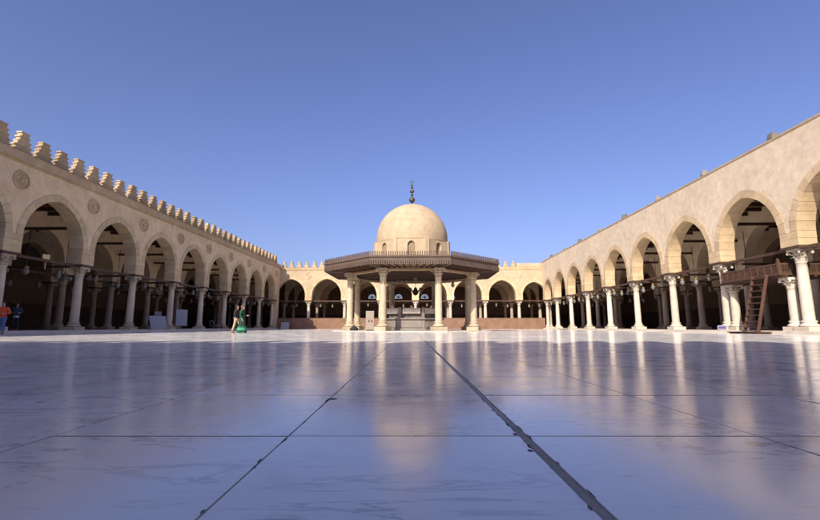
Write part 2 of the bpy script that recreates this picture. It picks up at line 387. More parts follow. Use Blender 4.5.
# ------------------------------------------------------------------ columns
def column_meshes(h, rb, rt, cap_h, base_h, plinth, seg=20, leaves=True):
    """base, shaft, capital, impost meshes, standing on z = 0 and h high"""
    b = MB(); p = plinth / 2
    b.box(-p, p, -p, p, 0, base_h * 0.42)
    b.lathe([(p * 0.86, base_h * 0.42), (p * 0.95, base_h * 0.50), (p * 0.95, base_h * 0.56), (p * 0.84, base_h * 0.64), (rb * 1.18, base_h * 0.70),
             (rb * 1.14, base_h * 0.80), (rb * 1.30, base_h * 0.86), (rb * 1.32, base_h * 0.92), (rb * 1.15, base_h)], seg)
    s = MB(); z0, z1 = base_h, h - cap_h
    prof = []
    for k in range(9):
        t = k / 8; prof.append((rb + (rt - rb) * t + 0.012 * math.sin(math.pi * t), z0 + (z1 - z0) * t))
    prof[0] = (rb * 1.07, z0); prof.insert(1, (rb, z0 + 0.06)); prof[-1] = (rt, z1 - 0.07); prof += [(rt * 1.12, z1 - 0.06), (rt * 1.12, z1)]
    s.lathe(prof, seg)
    c = MB(); ch = cap_h - 0.12
    c.lathe([(rt * 1.0, z1), (rt * 1.05, z1 + ch * 0.5), (rt * 1.25, z1 + ch * 0.8), (rt * 1.5, z1 + ch)], seg)
    w = rt * 1.78
    if leaves:
        for row, (n_, zb, lh, out) in enumerate(((8, 0.02, 0.44, 0.13), (8, 0.26, 0.52, 0.16))):
            for k in range(n_):
                a = 2 * math.pi * (k + 0.5 * row) / n_
                m4 = Matrix.Rotation(a, 4, 'Z')
                lw = rt * 0.40
                pts = [(rt * 1.03, 0.0, 1.0), (rt * 1.10, 0.45, 1.1), (rt * 1.20, 0.75, 0.95), (rt * 1.20 + out * 0.55, 0.98, 0.7), (rt * 1.20 + out, 0.86, 0.35)]
                prev = None
                for r_, t, ww in pts:
                    z = z1 + ch * (zb + lh * t)
                    cur = [m4 @ Vector((r_ - 0.02, -lw * ww, z)), m4 @ Vector((r_ + 0.02, 0, z + 0.01)), m4 @ Vector((r_ - 0.02, lw * ww, z))]
                    if prev:
                        c.quad(prev[0], prev[1], cur[1], cur[0]); c.quad(prev[1], prev[2], cur[2], cur[1])
                    prev = cur
        for k in range(4):                                     # corner volutes
            a = math.pi / 4 + k * math.pi / 2; d = Vector((math.cos(a), math.sin(a), 0)); t_ = Vector((-d.y, d.x, 0))
            pc = d * (w * 1.22) + Vector((0, 0, z1 + ch * 0.86)); c.tube(pc - t_ * 0.05, pc + t_ * 0.05, 0.075, 10)
            c.tube(d * rt * 1.1 + Vector((0, 0, z1 + ch * 0.55)), d * (w * 1.15) + Vector((0, 0, z1 + ch * 0.93)), 0.035, 6)
    # concave abacus
    poly = []
    for k in range(4):
        a = math.pi / 4 + k * math.pi / 2
        for da, rr in ((-0.10, 1.36), (0.10, 1.36), (math.pi / 4, 0.93)):
            poly.append((w * rr * math.cos(a + da), w * rr * math.sin(a + da)))
    c.prism(poly, 'z', z1 + ch, h)
    return b, s, c

def column_set(name_mat, *a, **k):
    b, s, c = column_meshes(*a, **k)
    cm = name_mat if isinstance(name_mat, tuple) else (name_mat,) * 3
    return tuple(fixed(x.mesh(n, m_)) for x, n, m_ in ((b, 'base', cm[0]), (s, 'shaft', cm[1]), (c, 'capital', cm[2])))
def put_column(ms, parent, loc, rz=0.0):
    e = part_empty('column', parent, loc, rz)
    for me in ms: link(me.name.split('.')[0], me, e)
    return e
def joined_column(mat, *a, **k):
    b, s, c = column_meshes(*a, **k); t = MB()
    for x in (b, s, c):
        i = len(t.v); t.v += x.v; t.f += [tuple(i + q for q in f) for f in x.f]; t.sm += x.sm
    return fixed(t.mesh('column', mat))

ZC = 4.22                                    # capital top, absolute
HC = ZC - ZA - 0.004
COLS = {
    'shade': column_set('column_grey', HC, 0.26, 0.225, 0.62, 0.50, 0.86),
    'sun': column_set('marble_column', HC, 0.25, 0.215, 0.64, 0.52, 0.88),
    'far': column_set('marble_column', HC, 0.26, 0.22, 0.60, 0.50, 0.80, seg=14),
}
COL_IN = joined_column('column_inner', HC, 0.27, 0.23, 0.6, 0.48, 0.84, seg=14)

# ------------------------------------------------------------------ arches
def half_arch(a, h, e, n):
    """right half of a two-centred arch, offset outward by e: springing -> apex"""
    r = (a * a + h * h) / (2 * a); cx = a - r
    th = math.acos(max(-1, min(1, (r - a) / (r + e))))
    return [(cx + (r + e) * math.cos(th * k / n), (r + e) * math.sin(th * k / n)) for k in range(n + 1)]
def full_arch(a, h, e, n):
    R_ = half_arch(a, h, e, n); return [(-x, z) for x, z in R_] + [(x, z) for x, z in R_[::-1][1:]]

def arch_wall(cols, u0, u1, half, rise, e, zs, ztop, v0, v1, zfloor):
    """wall strip with arch openings; zs = springing; below zs the strip between openings goes down to zfloor"""
    m_ = MB(); N = 14
    def strip(p, q):                    # p, q: (u, zbottom)
        for v in (v0, v1):
            m_.quad((p[0], v, p[1]), (q[0], v, q[1]), (q[0], v, ztop), (p[0], v, ztop))
        m_.quad((p[0], v0, p[1]), (q[0], v0, q[1]), (q[0], v1, q[1]), (p[0], v1, p[1]))
        m_.quad((p[0], v0, ztop), (q[0], v0, ztop), (q[0], v1, ztop), (p[0], v1, ztop))
    edge = u0
    for ca, cb in zip(cols, cols[1:]):
        mid = (ca + cb) / 2; a = half(cb - ca); h = rise(a)
        pts = [(mid + x, zs + z) for x, z in full_arch(a, h, e, N)]
        strip((edge, zfloor), (pts[0][0], zfloor))
        if zs > zfloor:
            for x in (pts[0][0], pts[-1][0]):
                m_.quad((x, v0, zfloor), (x, v1, zfloor), (x, v1, zs), (x, v0, zs))
        for p, q in zip(pts, pts[1:]): strip(p, q)
        edge = pts[-1][0]
    strip((edge, zfloor), (u1, zfloor))
    for u in (u0, u1): m_.quad((u, v0, zfloor), (u, v1, zfloor), (u, v1, ztop), (u, v0, ztop))
    return m_

def merlon_mesh(name, base, top, h, t, steps, mat, seed):
    rr = random.Random(seed); m_ = MB()
    for k in range(steps):
        w = base + (top - base) * k / (steps - 1); z0, z1 = h * k / steps, h * (k + 1) / steps
        j = lambda: rr.uniform(-0.018, 0.018)
        m_.box(-w / 2 + j(), w / 2 + j(), -t / 2 + 0.01 * (k % 2), t / 2 - 0.01 * (k % 2), z0 - (0.004 if k else 0.05), z1 - 0.075)
        m_.box(-w / 2 - 0.045 + j(), w / 2 + 0.045 + j(), -t / 2 - 0.02, t / 2 + 0.02, z1 - 0.075, z1)
    return fixed(m_.mesh(name, mat))

def medallion_mesh(d, mat):
    m_ = MB(); r = d / 2
    def ring(r0, r1, y0, y1, n=28):
        for k in range(n):
            a, b = 2 * math.pi * k / n, 2 * math.pi * (k + 1) / n
            P = lambda rr, t, y: (rr * math.cos(t), y, rr * math.sin(t))
            m_.quad(P(r0, a, y1), P(r1, a, y1), P(r1, b, y1), P(r0, b, y1))
            m_.quad(P(r1, a, y1), P(r1, a, y0), P(r1, b, y0), P(r1, b, y1))
            m_.quad(P(r0, a, y1), P(r0, b, y1), P(r0, b, y0), P(r0, a, y0))
    ring(r * 0.86, r, 0.02, -0.07)
    for k in range(28):
        a, b = 2 * math.pi * k / 28, 2 * math.pi * (k + 1) / 28
        m_.quad((0, -0.006, 0), (r * 0.87 * math.cos(a), -0.006, r * 0.87 * math.sin(a)), (r * 0.87 * math.cos(b), -0.006, r * 0.87 * math.sin(b)))
    for k in range(10):
        a = 2 * math.pi * k / 10; c, s = math.cos(a), math.sin(a)
        T = lambda p, q, y: (c * p - s * q, y, s * p + c * q)
        l0, l1, l2, w = r * 0.18, r * 0.55, r * 0.82, r * 0.17
        top = T(l1, 0, -0.075)
        ring_ = [T(l0, 0, -0.01), T(l1, -w, -0.01), T(l2, 0, -0.01), T(l1, w, -0.01)]
        for i in range(4): m_.quad(ring_[i], ring_[(i + 1) % 4], top)
    ring(0.0, r * 0.2, 0.0, -0.08, 14)
    return fixed(m_.mesh('medallion', mat))

def voussoirs(parent, mid, a, h, e, zs, v0, v1, n, cache, key):
    """n stones per half, each with its own edges; meshes shared between arches of one width"""
    if key not in cache:
        I = half_arch(a, h, 0.0, n); E = half_arch(a, h, e - 0.004, n); ms = []
        rr = random.Random(len(cache) * 17 + 5)
        for side in (1, -1):
            for k in range(n):
                m_ = MB(); g = 0.006
                def lerp(p, q, t): return (p[0] + (q[0] - p[0]) * t, p[1] + (q[1] - p[1]) * t)
                i0, i1 = lerp(I[k], I[k + 1], g / 0.4), lerp(I[k], I[k + 1], 1 - g / 0.4)
                e0, e1 = lerp(E[k], E[k + 1], g / 0.4), lerp(E[k], E[k + 1], 1 - g / 0.4)
                jo = rr.uniform(-0.006, 0.006)
                im = lerp(I[k], I[k + 1], 0.5); Rr = (a * a + h * h) / (2 * a); cx = a - Rr
                dd = math.hypot(im[0] - cx, im[1]); im = (cx + (im[0] - cx) * Rr / dd, im[1] * Rr / dd)
                poly = [(side * x, z) for x, z in (i0, im, i1, e1, e0)]
                m_.prism(poly, 'y', v0 - 0.022 + jo, v1 + 0.02)
                ms.append(fixed(m_.mesh('voussoir', 'voussoir')))
        cache[key] = ms
    for me in cache[key]: link('voussoir', me, parent, (mid, 0, zs))

def arcade(label, loc, rz, cols, ulen, cset, wall_mat, stilt, ztop, pier, rise_k, rows, depth,
           merlons=None, medallions=None, cornice=None, front_detail=True, inner_u=None, back_mat='inner_wall', beams=(0, 1)):
    A = empty('arcade', label, 'arcade', loc, rz)
    T = 0.90; E_ = 0.42; zs = ZC + 0.13 + stilt
    half = lambda b: (b - pier) / 2
    rise = lambda a: a * rise_k
    arch_wall(cols, ulen[0], ulen[1], half, rise, E_, zs, ztop, 0, T, zs - 0.002).build('wall', wall_mat, A)
    cache = {}
    # end piers below the springing
    for (ua, ub) in ((ulen[0], cols[0] - pier / 2), (cols[-1] + pier / 2, ulen[1])):
        if ub - ua > 0.25:
            m_ = MB(); m_.box(ua, ub, 0.002, T - 0.002, ZA, zs - 0.003); m_.build('end_pier', wall_mat, A)
    wall_in = 0.0
    imp = MB(); imp.box(-0.56, 0.56, -0.06, T + 0.06, 0, 0.125); imp_me = fixed(imp.mesh('impost', 'wood_dark'))
    nb = max(2, round(stilt / 0.34)); bh = stilt / nb
    blk = MB(); blk.box(-pier / 2, pier / 2, -0.018, T + 0.018, 0.005, bh - 0.004); blk_me = fixed(blk.mesh('pier_block', 'voussoir'))
    for k, u in enumerate(cols):
        put_column(COLS[cset], A, (u, T / 2, ZA + 0.004), random.choice((0, 1, 2, 3)) * math.pi / 2)
        link('impost', imp_me, A, (u, 0, ZC))
        for q in range(nb):
            o = link('pier_block', blk_me, A, (u + random.uniform(-0.008, 0.008), random.uniform(-0.006, 0.006), ZC + 0.13 + q * bh))
    for k, (ca, cb) in enumerate(zip(cols, cols[1:])):
        mid = (ca + cb) / 2; a = half(cb - ca)
        if front_detail: voussoirs(A, mid, a, rise(a), E_, zs, 0, T, 8, cache, round(cb - ca, 2))
        else:
            pass
        tb = MB(); tb.box(ca + 0.56, cb - 0.56, T / 2 - 0.09, T / 2 + 0.07, ZC - 0.03, ZC + 0.12)
        tb.build('tie_beam', 'wood', A)
    if cornice:
        m_ = MB(); z0, hh, pr = cornice
        m_.box(ulen[0], ulen[1], -pr, 0.004, z0, z0 + hh); m_.box(ulen[0], ulen[1], -pr * 0.5, 0.003, z0 - 0.10, z0 - 0.001)
        m_.box(ulen[0], ulen[1], -pr - 0.03, T + 0.05, z0 + hh + 0.001, z0 + hh + 0.07)
        m_.build('cornice', 'coping', A)
    if merlons:
        ms, us, z = merlons
        for i, u in enumerate(us):
            o = link('merlon', ms[i % len(ms)], A, (u + random.uniform(-0.02, 0.02), 0.36, z), random.uniform(-0.03, 0.03))
            o.scale = (random.uniform(0.95, 1.05), 1, random.uniform(0.96, 1.05))
    if medallions:
        me, z, us = medallions
        for u in us:
            o = link('medallion', me, A, (u, 0, z)); o.rotation_euler = (0, random.uniform(0, 6), 0)
    # inner rows, ceiling, back wall
    iu = inner_u or ulen
    ZCEIL = 8.75
    for r_, v in enumerate(rows):
        m_ = arch_wall(cols if inner_u is None else inner_u[2], iu[0], iu[1], lambda b: (b - 1.05) / 2, lambda a: a * 1.12, 0.0, ZC + 0.13 + 0.75, ZCEIL, v, v + 0.8, ZC + 0.13)
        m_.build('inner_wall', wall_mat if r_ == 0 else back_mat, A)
        ic = cols if inner_u is None else inner_u[2]
        for u in ic:
            if r_ == 0: put_column(COLS_IN, A, (u, v + 0.4, ZA + 0.004))
            else: link('column', COL_IN, A, (u, v + 0.4, ZA + 0.004))
        ib = MB()
        for u in ic: ib.box(u - 0.5, u + 0.5, v - 0.04, v + 0.84, ZC, ZC + 0.125)
        tag(ib.build('impost_blocks', 'wood_dark', A), kind='stuff')
        if r_ == 0:
            for ca, cb in zip(ic, ic[1:]):
                tb = MB(); tb.box(ca + 0.5, cb - 0.5, v + 0.30, v + 0.48, ZC - 0.02, ZC + 0.12); tb.build('tie_beam', 'wood_dark', A)
            for u in cols:
                tb = MB(); tb.box(u - 0.07, u + 0.07, T + 0.065, v - 0.05, ZC - 0.02, ZC + 0.12); tb.build('tie_beam', 'wood_dark', A)
                tb = MB(); tb.box(u - 0.08, u + 0.08, T + 0.002, v - 0.002, ZC + 2.55, ZC + 2.72); tb.build('tie_beam', 'wood_dark', A)
    m_ = MB(); m_.box(iu[0], iu[1], T + 0.002, depth, ZCEIL, ZCEIL + 0.35)
    ce = m_.build('ceiling', 'wood_pale', A)
    gaps = [(T + 0.003, rows[0] - 0.003)] + [(rows[i] + 0.803, rows[i + 1] - 0.003) for i in range(len(rows) - 1)] + [(rows[-1] + 0.803, depth - 0.01)]
    for gi in beams:
        u = ulen[0] + 0.6
        bm_ = MB(); bm_.box(-0.09, 0.09, gaps[gi][0], gaps[gi][1], -0.26, -0.002); bme = fixed(bm_.mesh('beam', 'wood_dark'))
        while u < ulen[1] - 0.4:
            link('beam', bme, ce, (u, 0, ZCEIL)); u += 1.32
    return A, T

COLS_IN = column_set('column_inner', HC, 0.27, 0.23, 0.6, 0.48, 0.84, seg=16)
MER = [merlon_mesh('merlon', 1.06, 0.46, 1.24, 0.28, 5, 'merlon', s) for s in (1, 2, 3)]
MER_FAR = [merlon_mesh('merlon', 0.74, 0.16, 1.06, 0.32, 6, 'plaster_yellow', s) for s in (4, 5, 6)]
MED = medallion_mesh(1.02, 'carving'); MED_F = medallion_mesh(0.95, 'carving')

# shaded arcade: local u -> +Y, v -> -X, origin at (XL, 0)
ucols = [22.5 + 5.36 * k for k in range(-4, 9)]
uin = [22.5 + 5.36 * k for k in range(-6, 11)]
us = [22.62 + 1.34 * k for k in range(-17, 34) if YN + 0.4 < 22.62 + 1.34 * k < YF - 0.4]
arcade_shade, T = arcade('long shaded tan arcade with stepped merlons and round carved medallions', (XL, 0, 0), R(90), ucols, (YN, YF), 'shade', 'plaster_tan',
    1.02, 9.42, 1.06, 1.16, (5.6, 11.2), 17.5, merlons=(MER, us, 9.86), medallions=(MED, 8.32, ucols), cornice=(9.36, 0.42, 0.14), inner_u=(-21.5, YF + 17.5, uin))
# sunlit arcade: u -> -Y, v -> +X, origin at (XR, YF)
rcols = [YF - y for y in sorted([22.1 + 5.66 * k for k in range(-4, 9)], reverse=True)]
rcols = [max(c, -0.4) for c in rcols]
rin = [YF - y for y in sorted([22.1 + 5.66 * k for k in range(-7, 12)], reverse=True)]
rcols = [c if i else 0.45 for i, c in enumerate(rcols)]
arcade_sun, _ = arcade('long sunlit pale arcade with a plain parapet carrying floodlights', (XR, YF, 0), R(-90), rcols, (0, YF - YN), 'sun', 'plaster_pale',
    0.72, 10.12, 1.08, 1.16, (5.6, 11.2), 17.0, inner_u=(-17.5, YF + 21.5, rin))
cp = MB(); cp.box(0, YF - YN, -0.05, T + 0.05, 10.12, 10.20); cp.build('coping', 'coping', arcade_sun)
# arcade behind the pavilion
fx = [-22.6, -17.4, -11.8, -6.3, -0.85, 4.5, 9.85, 15.0, 18.9]
fcols = fx[1:-1]
fcols = [-22.95] + fcols + [19.65]
mus = [-21.45 + 1.19 * k for k in range(0, 31) if -21.45 + 1.19 * k < 14.45]
arcade_far, _ = arcade('sunlit yellowish arcade with pointed merlons behind the domed pavilion', (0, YF, 0), 0, fcols, (XL - 0.85, XR + 0.85), 'far', 'plaster_yellow',
    0.72, 9.16, 1.06, 1.16, (5.6, 11.0), 16.8, merlons=(MER_FAR, mus, 9.45), medallions=(MED_F, 8.25, [-17.4, -11.8, -6.3, -0.85, 4.5, 9.85, 15.0]), cornice=(9.10, 0.28, 0.10))
pb = MB(); pb.box(14.75, XR - 0.005, 0.06, 0.7, 9.452, 10.05); pb.build('parapet_block', 'plaster_yellow', arcade_far)
# entrance arcade behind the camera: u -> -X, v -> -Y
ecols = [-2.8 + 5.6 * k for k in range(-3, 5)]
eus = [-18.0 + 1.34 * k for k in range(0, 30) if -18.0 + 1.34 * k < 21.6]
arcade_near, _ = arcade('arcade with stepped merlons on the entrance side of the court', (0, YN, 0), R(180), ecols, (-XR - 0.85, -XL + 0.85), 'shade', 'plaster_tan',
    1.02, 9.42, 1.06, 1.16, (5.6, 11.2), 17.0, merlons=(MER, eus, 9.86), cornice=(9.36, 0.42, 0.14), beams=(0,))
# outer walls closing the halls
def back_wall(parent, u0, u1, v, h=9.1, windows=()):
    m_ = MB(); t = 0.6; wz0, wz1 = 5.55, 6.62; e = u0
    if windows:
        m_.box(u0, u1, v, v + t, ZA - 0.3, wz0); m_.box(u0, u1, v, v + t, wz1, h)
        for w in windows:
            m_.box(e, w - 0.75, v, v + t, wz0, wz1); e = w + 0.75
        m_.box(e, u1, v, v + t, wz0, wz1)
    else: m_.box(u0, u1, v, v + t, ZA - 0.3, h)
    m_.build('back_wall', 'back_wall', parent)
    d = MB(); d.box(u0, u1, v - 0.05, v - 0.001, ZA, 2.6); d.build('hall_shade_strip', 'hall_shade', parent)  # dark strip added for the shade low on the back wall
    for w in windows:
        fr = MB(); r_ = 0.72; zc = wz0 + 0.28
        for sd in (-1, 1):                                    # stone spandrels make the opening round-headed
            arc = [(w + sd * r_ * math.cos(R(90) * k / 6), zc + r_ * math.sin(R(90) * k / 6)) for k in range(7)]
            for (xa, za), (xb, zb) in zip(arc, arc[1:]):
                xo = w + sd * 0.752
                fr.prism([(xa, za), (xb, zb), (xo, zb), (xo, za)], 'y', v + 0.1, v + 0.5)
        fr.box(w - 0.752, w + 0.752, v + 0.1, v + 0.5, zc + r_, wz1 + 0.002)
        fr.build('window_head', 'inner_wall', parent)
        lt = MB()
        for k in range(1, 8):
            a_ = R(22.5 * k); lt.tube((w, v + 0.25, zc), (w + r_ * math.cos(a_), v + 0.25, zc + r_ * math.sin(a_)), 0.035, 6)
        for k in range(12):
            for rr_ in (0.25, 0.48):
                P_ = lambda a_: (w + rr_ * math.cos(a_), v + 0.25, zc + rr_ * math.sin(a_)); lt.tube(P_(R(15 * k)), P_(R(15 * k + 15)), 0.03, 6)
        lt.box(w - 0.75, w + 0.75, v + 0.2, v + 0.3, zc - 0.05, zc); lt.box(w - 0.75, w + 0.75, v + 0.2, v + 0.3, wz0, wz0 + 0.1)
        for k in range(1, 6): lt.box(w - 0.75 + 0.25 * k - 0.03, w - 0.75 + 0.25 * k + 0.03, v + 0.22, v + 0.28, wz0 + 0.1, zc - 0.05)
        lt.build('window_lattice', 'wood_dark', parent)
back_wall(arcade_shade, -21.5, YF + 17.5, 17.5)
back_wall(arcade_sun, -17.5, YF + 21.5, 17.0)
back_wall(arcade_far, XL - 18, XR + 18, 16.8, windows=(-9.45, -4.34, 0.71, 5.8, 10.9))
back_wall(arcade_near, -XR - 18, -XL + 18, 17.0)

# low brick wall closing the far arcade
bw = MB(); bw.box(XL + 0.01, XR - 0.01, 0, 0.26, 0.0, 1.60)
o = bw.build('brick_wall', 'brick', None, (0, YF - 0.58, 0)); tag(o, 'low red brick wall in front of the arcade behind the pavilion', 'wall')
cpm = MB(); cpm.box(XL + 0.011, XR - 0.011, -0.03, 0.29, 1.601, 1.66); cpm.build('coping', 'brick', o)

# ------------------------------------------------------------------ domed fountain pavilion
PX, PY = -0.78, 38.05
def octa(s): return [(s / 2 * (1 + math.sqrt(2)) / math.cos(math.pi / 8) * math.cos(math.pi / 8 + k * math.pi / 4),
                      s / 2 * (1 + math.sqrt(2)) / math.cos(math.pi / 8) * math.sin(math.pi / 8 + k * math.pi / 4)) for k in range(8)]
def apo(s): return s / 2 * (1 + math.sqrt(2))
pav = empty('fountain_pavilion', 'octagonal pavilion with a dome and wide wooden eaves in the court', 'pavilion', (PX, PY, 0))
SC, SE = 4.20, 5.84
m_ = MB(); m_.prism(octa(SC + 1.1), 'z', 0.0, 0.06); bevel(m_.build('floor_step', 'step', pav), 0.01)
PC = column_set(('column_warm', 'column_warm', 'column_warm'), 4.76 - 0.064, 0.268, 0.238, 0.62, 0.72, 0.96)
for x, y in octa(SC): put_column(PC, pav, (x, y, 0.064), math.atan2(y, x))
def ring_sides(s_out, s_in, z0, z1, name, mat, parent, per_side=True):
    o_, i_ = octa(s_out), octa(s_in)
    for k in range(8):
        j = (k + 1) % 8; q = MB()
        q.prism([o_[k], o_[j], i_[j], i_[k]], 'z', z0, z1); q.build(name, mat, parent)
ring_sides(SC + 0.12, SC - 0.20, 4.60, 4.758, 'lintel', 'wood_pale', pav)
# soffit boards: wedge planks per side
roof = part_empty('roof', pav, (0, 0, 0))
so = MB(); so.prism(octa(SE - 0.06), 'z', 4.90, 4.98); so.build('soffit', 'soffit', roof)
O, I = octa(SE - 0.10), octa(SC - 0.2)
for k in range(8):
    rb_ = MB(); p = Vector((*O[k], 4.83)); q = Vector((*I[k], 4.83)); d = (q - p); n_ = Vector((-d.y, d.x, 0)).normalized() * 0.10
    rb_.prism([(p.x + n_.x, p.y + n_.y), (p.x - n_.x, p.y - n_.y), (q.x - n_.x, q.y - n_.y), (q.x + n_.x, q.y + n_.y)], 'z', 4.765, 4.898)
    rb_.build('rafter', 'wood_roof', roof)
    j = (k + 1) % 8
    a0, a1, b0, b1 = Vector(O[k]), Vector(O[j]), Vector(I[k]), Vector(I[j])
    for t in range(1, 10):
        f = t / 10; p = a0.lerp(a1, f); q = b0.lerp(b1, f); d = (q - p).normalized(); n2 = Vector((-d.y, d.x)) * 0.045
        rr = MB(); rr.prism([tuple(p + n2), tuple(p - n2), tuple(q - n2), tuple(q + n2)], 'z', 4.79, 4.899); rr.build('rafter', 'wood_dark', roof)
for t in range(-4, 5):                                       # joists over the fountain
    w_ = 4.7 if abs(t) < 2.2 else 4.7 - (abs(t) - 2) * 1.0
    rr = MB(); rr.box(-w_, w_, t * 1.05 - 0.07, t * 1.05 + 0.07, 4.775, 4.8985); rr.build('joist', 'wood_dark', roof)
# fascia: boards, moulding, hanging fringe, picket crest
ring_sides(SE, SE - 0.12, 4.98, 5.40, 'fascia_board', 'fascia', roof)
ring_sides(SE + 0.07, SE - 0.02, 5.34, 5.47, 'moulding', 'wood_roof', roof)
ring_sides(SE + 0.03, SE - 0.02, 5.08, 5.13, 'moulding', 'wood_roof', roof)
def fringe(s, z0, z1, wid, pitch, name, mat, pointed):
    o_ = octa(s)
    for k in range(8):
        a, b = Vector(o_[k]), Vector(o_[(k + 1) % 8]); L = (b - a).length; d = (b - a) / L; nn = Vector((d.y, -d.x))
        q = MB(); n = int(L / pitch)
        for i in range(n):
            c = a + d * (L * (i + 0.5) / n); m4 = Matrix.Translation((c.x, c.y, 0)) @ Matrix.Rotation(math.atan2(d.y, d.x), 4, 'Z')
            q.box(-wid / 2, wid / 2, -0.02, 0.02, z0, z1, m4)
            if pointed: q.box(-wid / 4, wid / 4, -0.018, 0.018, z1, z1 + 0.05, m4)
        tag(q.build(name, mat, roof), kind='stuff')
fringe(SE + 0.04, 4.80, 5.075, 0.105, 0.160, 'hanging_fringe', 'fascia', False)
fringe(SE + 0.02, 5.471, 5.74, 0.085, 0.160, 'picket_crest', 'wood_roof', True)
# roof slopes
o_, i_ = octa(SE - 0.13), octa(2.5)
for k in range(8):
    j = (k + 1) % 8; q = MB()
    q.quad((*o_[k], 5.40), (*o_[j], 5.40), (*i_[j], 6.02), (*i_[k], 6.02)); q.quad((*o_[k], 5.36), (*o_[j], 5.36), (*i_[j], 5.9), (*i_[k], 5.9))
    q.quad((*o_[k], 5.40), (*o_[j], 5.40), (*o_[j], 5.36), (*o_[k], 5.36))
    q.build('roof_slope', 'wood_roof', roof)
# drum with a niche window in every face and corner pilasters
drum = part_empty('drum', pav, (0, 0, 0)); SDm = 2.66
d_ = octa(SDm); dd_ = octa(SDm - 0.22)
cols_k = []
for k in range(8):
    j = (k + 1) % 8; a, b = Vector(d_[k]), Vector(d_[j]); L = (b - a).length; ang = math.atan2(b.y - a.y, b.x - a.x); c = (a + b) / 2
    fm = arch_wall([-0.62, 0.62], -L / 2 + 0.17, L / 2 - 0.17, lambda w_: 0.30, lambda a_: 0.36, 0.0, 6.95, 7.45, 0.0, -0.30, 5.70)
    fm2 = fm; fm2.build('drum_face', 'dome', drum, (c.x, c.y, 0), ang + math.pi)
    f2 = MB(); f2.box(-L / 2 + 0.1, L / 2 - 0.1, -0.08, 0.0, 5.75, 7.40)
    nin = -c.normalized() * 0.22
    wb = MB()
    wb.box(-0.31, 0.31, -0.02, 0.02, 5.8, 7.34)
    wnd = wb.build('window', 'window_back', drum, (c.x + nin.x, c.y + nin.y, 0), ang)
    lt = MB()
    for t in range(-2, 3): lt.box(t * 0.11 - 0.014, t * 0.11 + 0.014, -0.05, -0.022, 5.8, 7.32)
    for t in range(12): lt.box(-0.30, 0.30, -0.06, -0.051, 5.85 + t * 0.125, 5.876 + t * 0.125)
    lt.build('lattice', 'carving', wnd)
for k in range(8):
    p = Vector(d_[k]); q = MB(); q.box(-0.17, 0.17, -0.30, 0.05, 5.7, 7.52, )
    a = math.atan2(p.y, p.x); pp = p * 0.985
    q.build('pilaster', 'dome', drum, (pp.x, pp.y, 0), a - math.pi / 2)
core = MB(); core.prism(octa(SDm - 0.75), 'z', 5.0, 7.40); core.build('drum_core', 'dome', drum)
top = MB(); top.prism(octa(SDm - 0.02), 'z', 7.401, 7.449); top.build('drum_top', 'dome', drum)
prof = [(3.05, 7.44), (3.13, 7.46), (3.15, 7.60), (3.15, 7.95)]
for k in range(1, 27):
    t = k / 26 * math.pi / 2
    prof.append((3.15 * math.cos(t) ** 0.92 if k < 26 else 0.04, 7.95 + 3.12 * math.sin(t) + 0.16 * (k / 26) ** 5))
dm = MB(); dm.lathe(prof, 64); dm.build('dome', 'dome', pav)
fp = [(0.22, 11.16), (0.14, 11.24), (0.06, 11.32), (0.05, 11.42)]
def bulb(z, r):
    return [(0.05 + r * math.sin(math.pi * t / 8), z - r * 1.1 * math.cos(math.pi * t / 8)) for t in range(9)]
fp += bulb(11.66, 0.22) + [(0.05, 11.95)] + bulb(12.12, 0.08) + [(0.045, 12.28)] + bulb(12.45, 0.14) + [(0.04, 12.68)] + bulb(12.82, 0.07) + [(0.04, 12.95)] + bulb(13.02, 0.05) + [(0.03, 13.15), (0.01, 13.5)]
fn = MB(); fn.lathe([(r * 1.0, z) for r, z in fp], 14); fn.build('finial', 'bronze', pav)
cres = MB()
for k in range(12):
    a0, a1 = R(-230 + 23 * k), R(-230 + 23 * (k + 1)); P = lambda a: (0.16 * math.cos(a), 0, 13.40 + 0.16 * math.sin(a))
    cres.tube(P(a0), P(a1), 0.022, 6)
cres.build('crescent', 'bronze', pav)

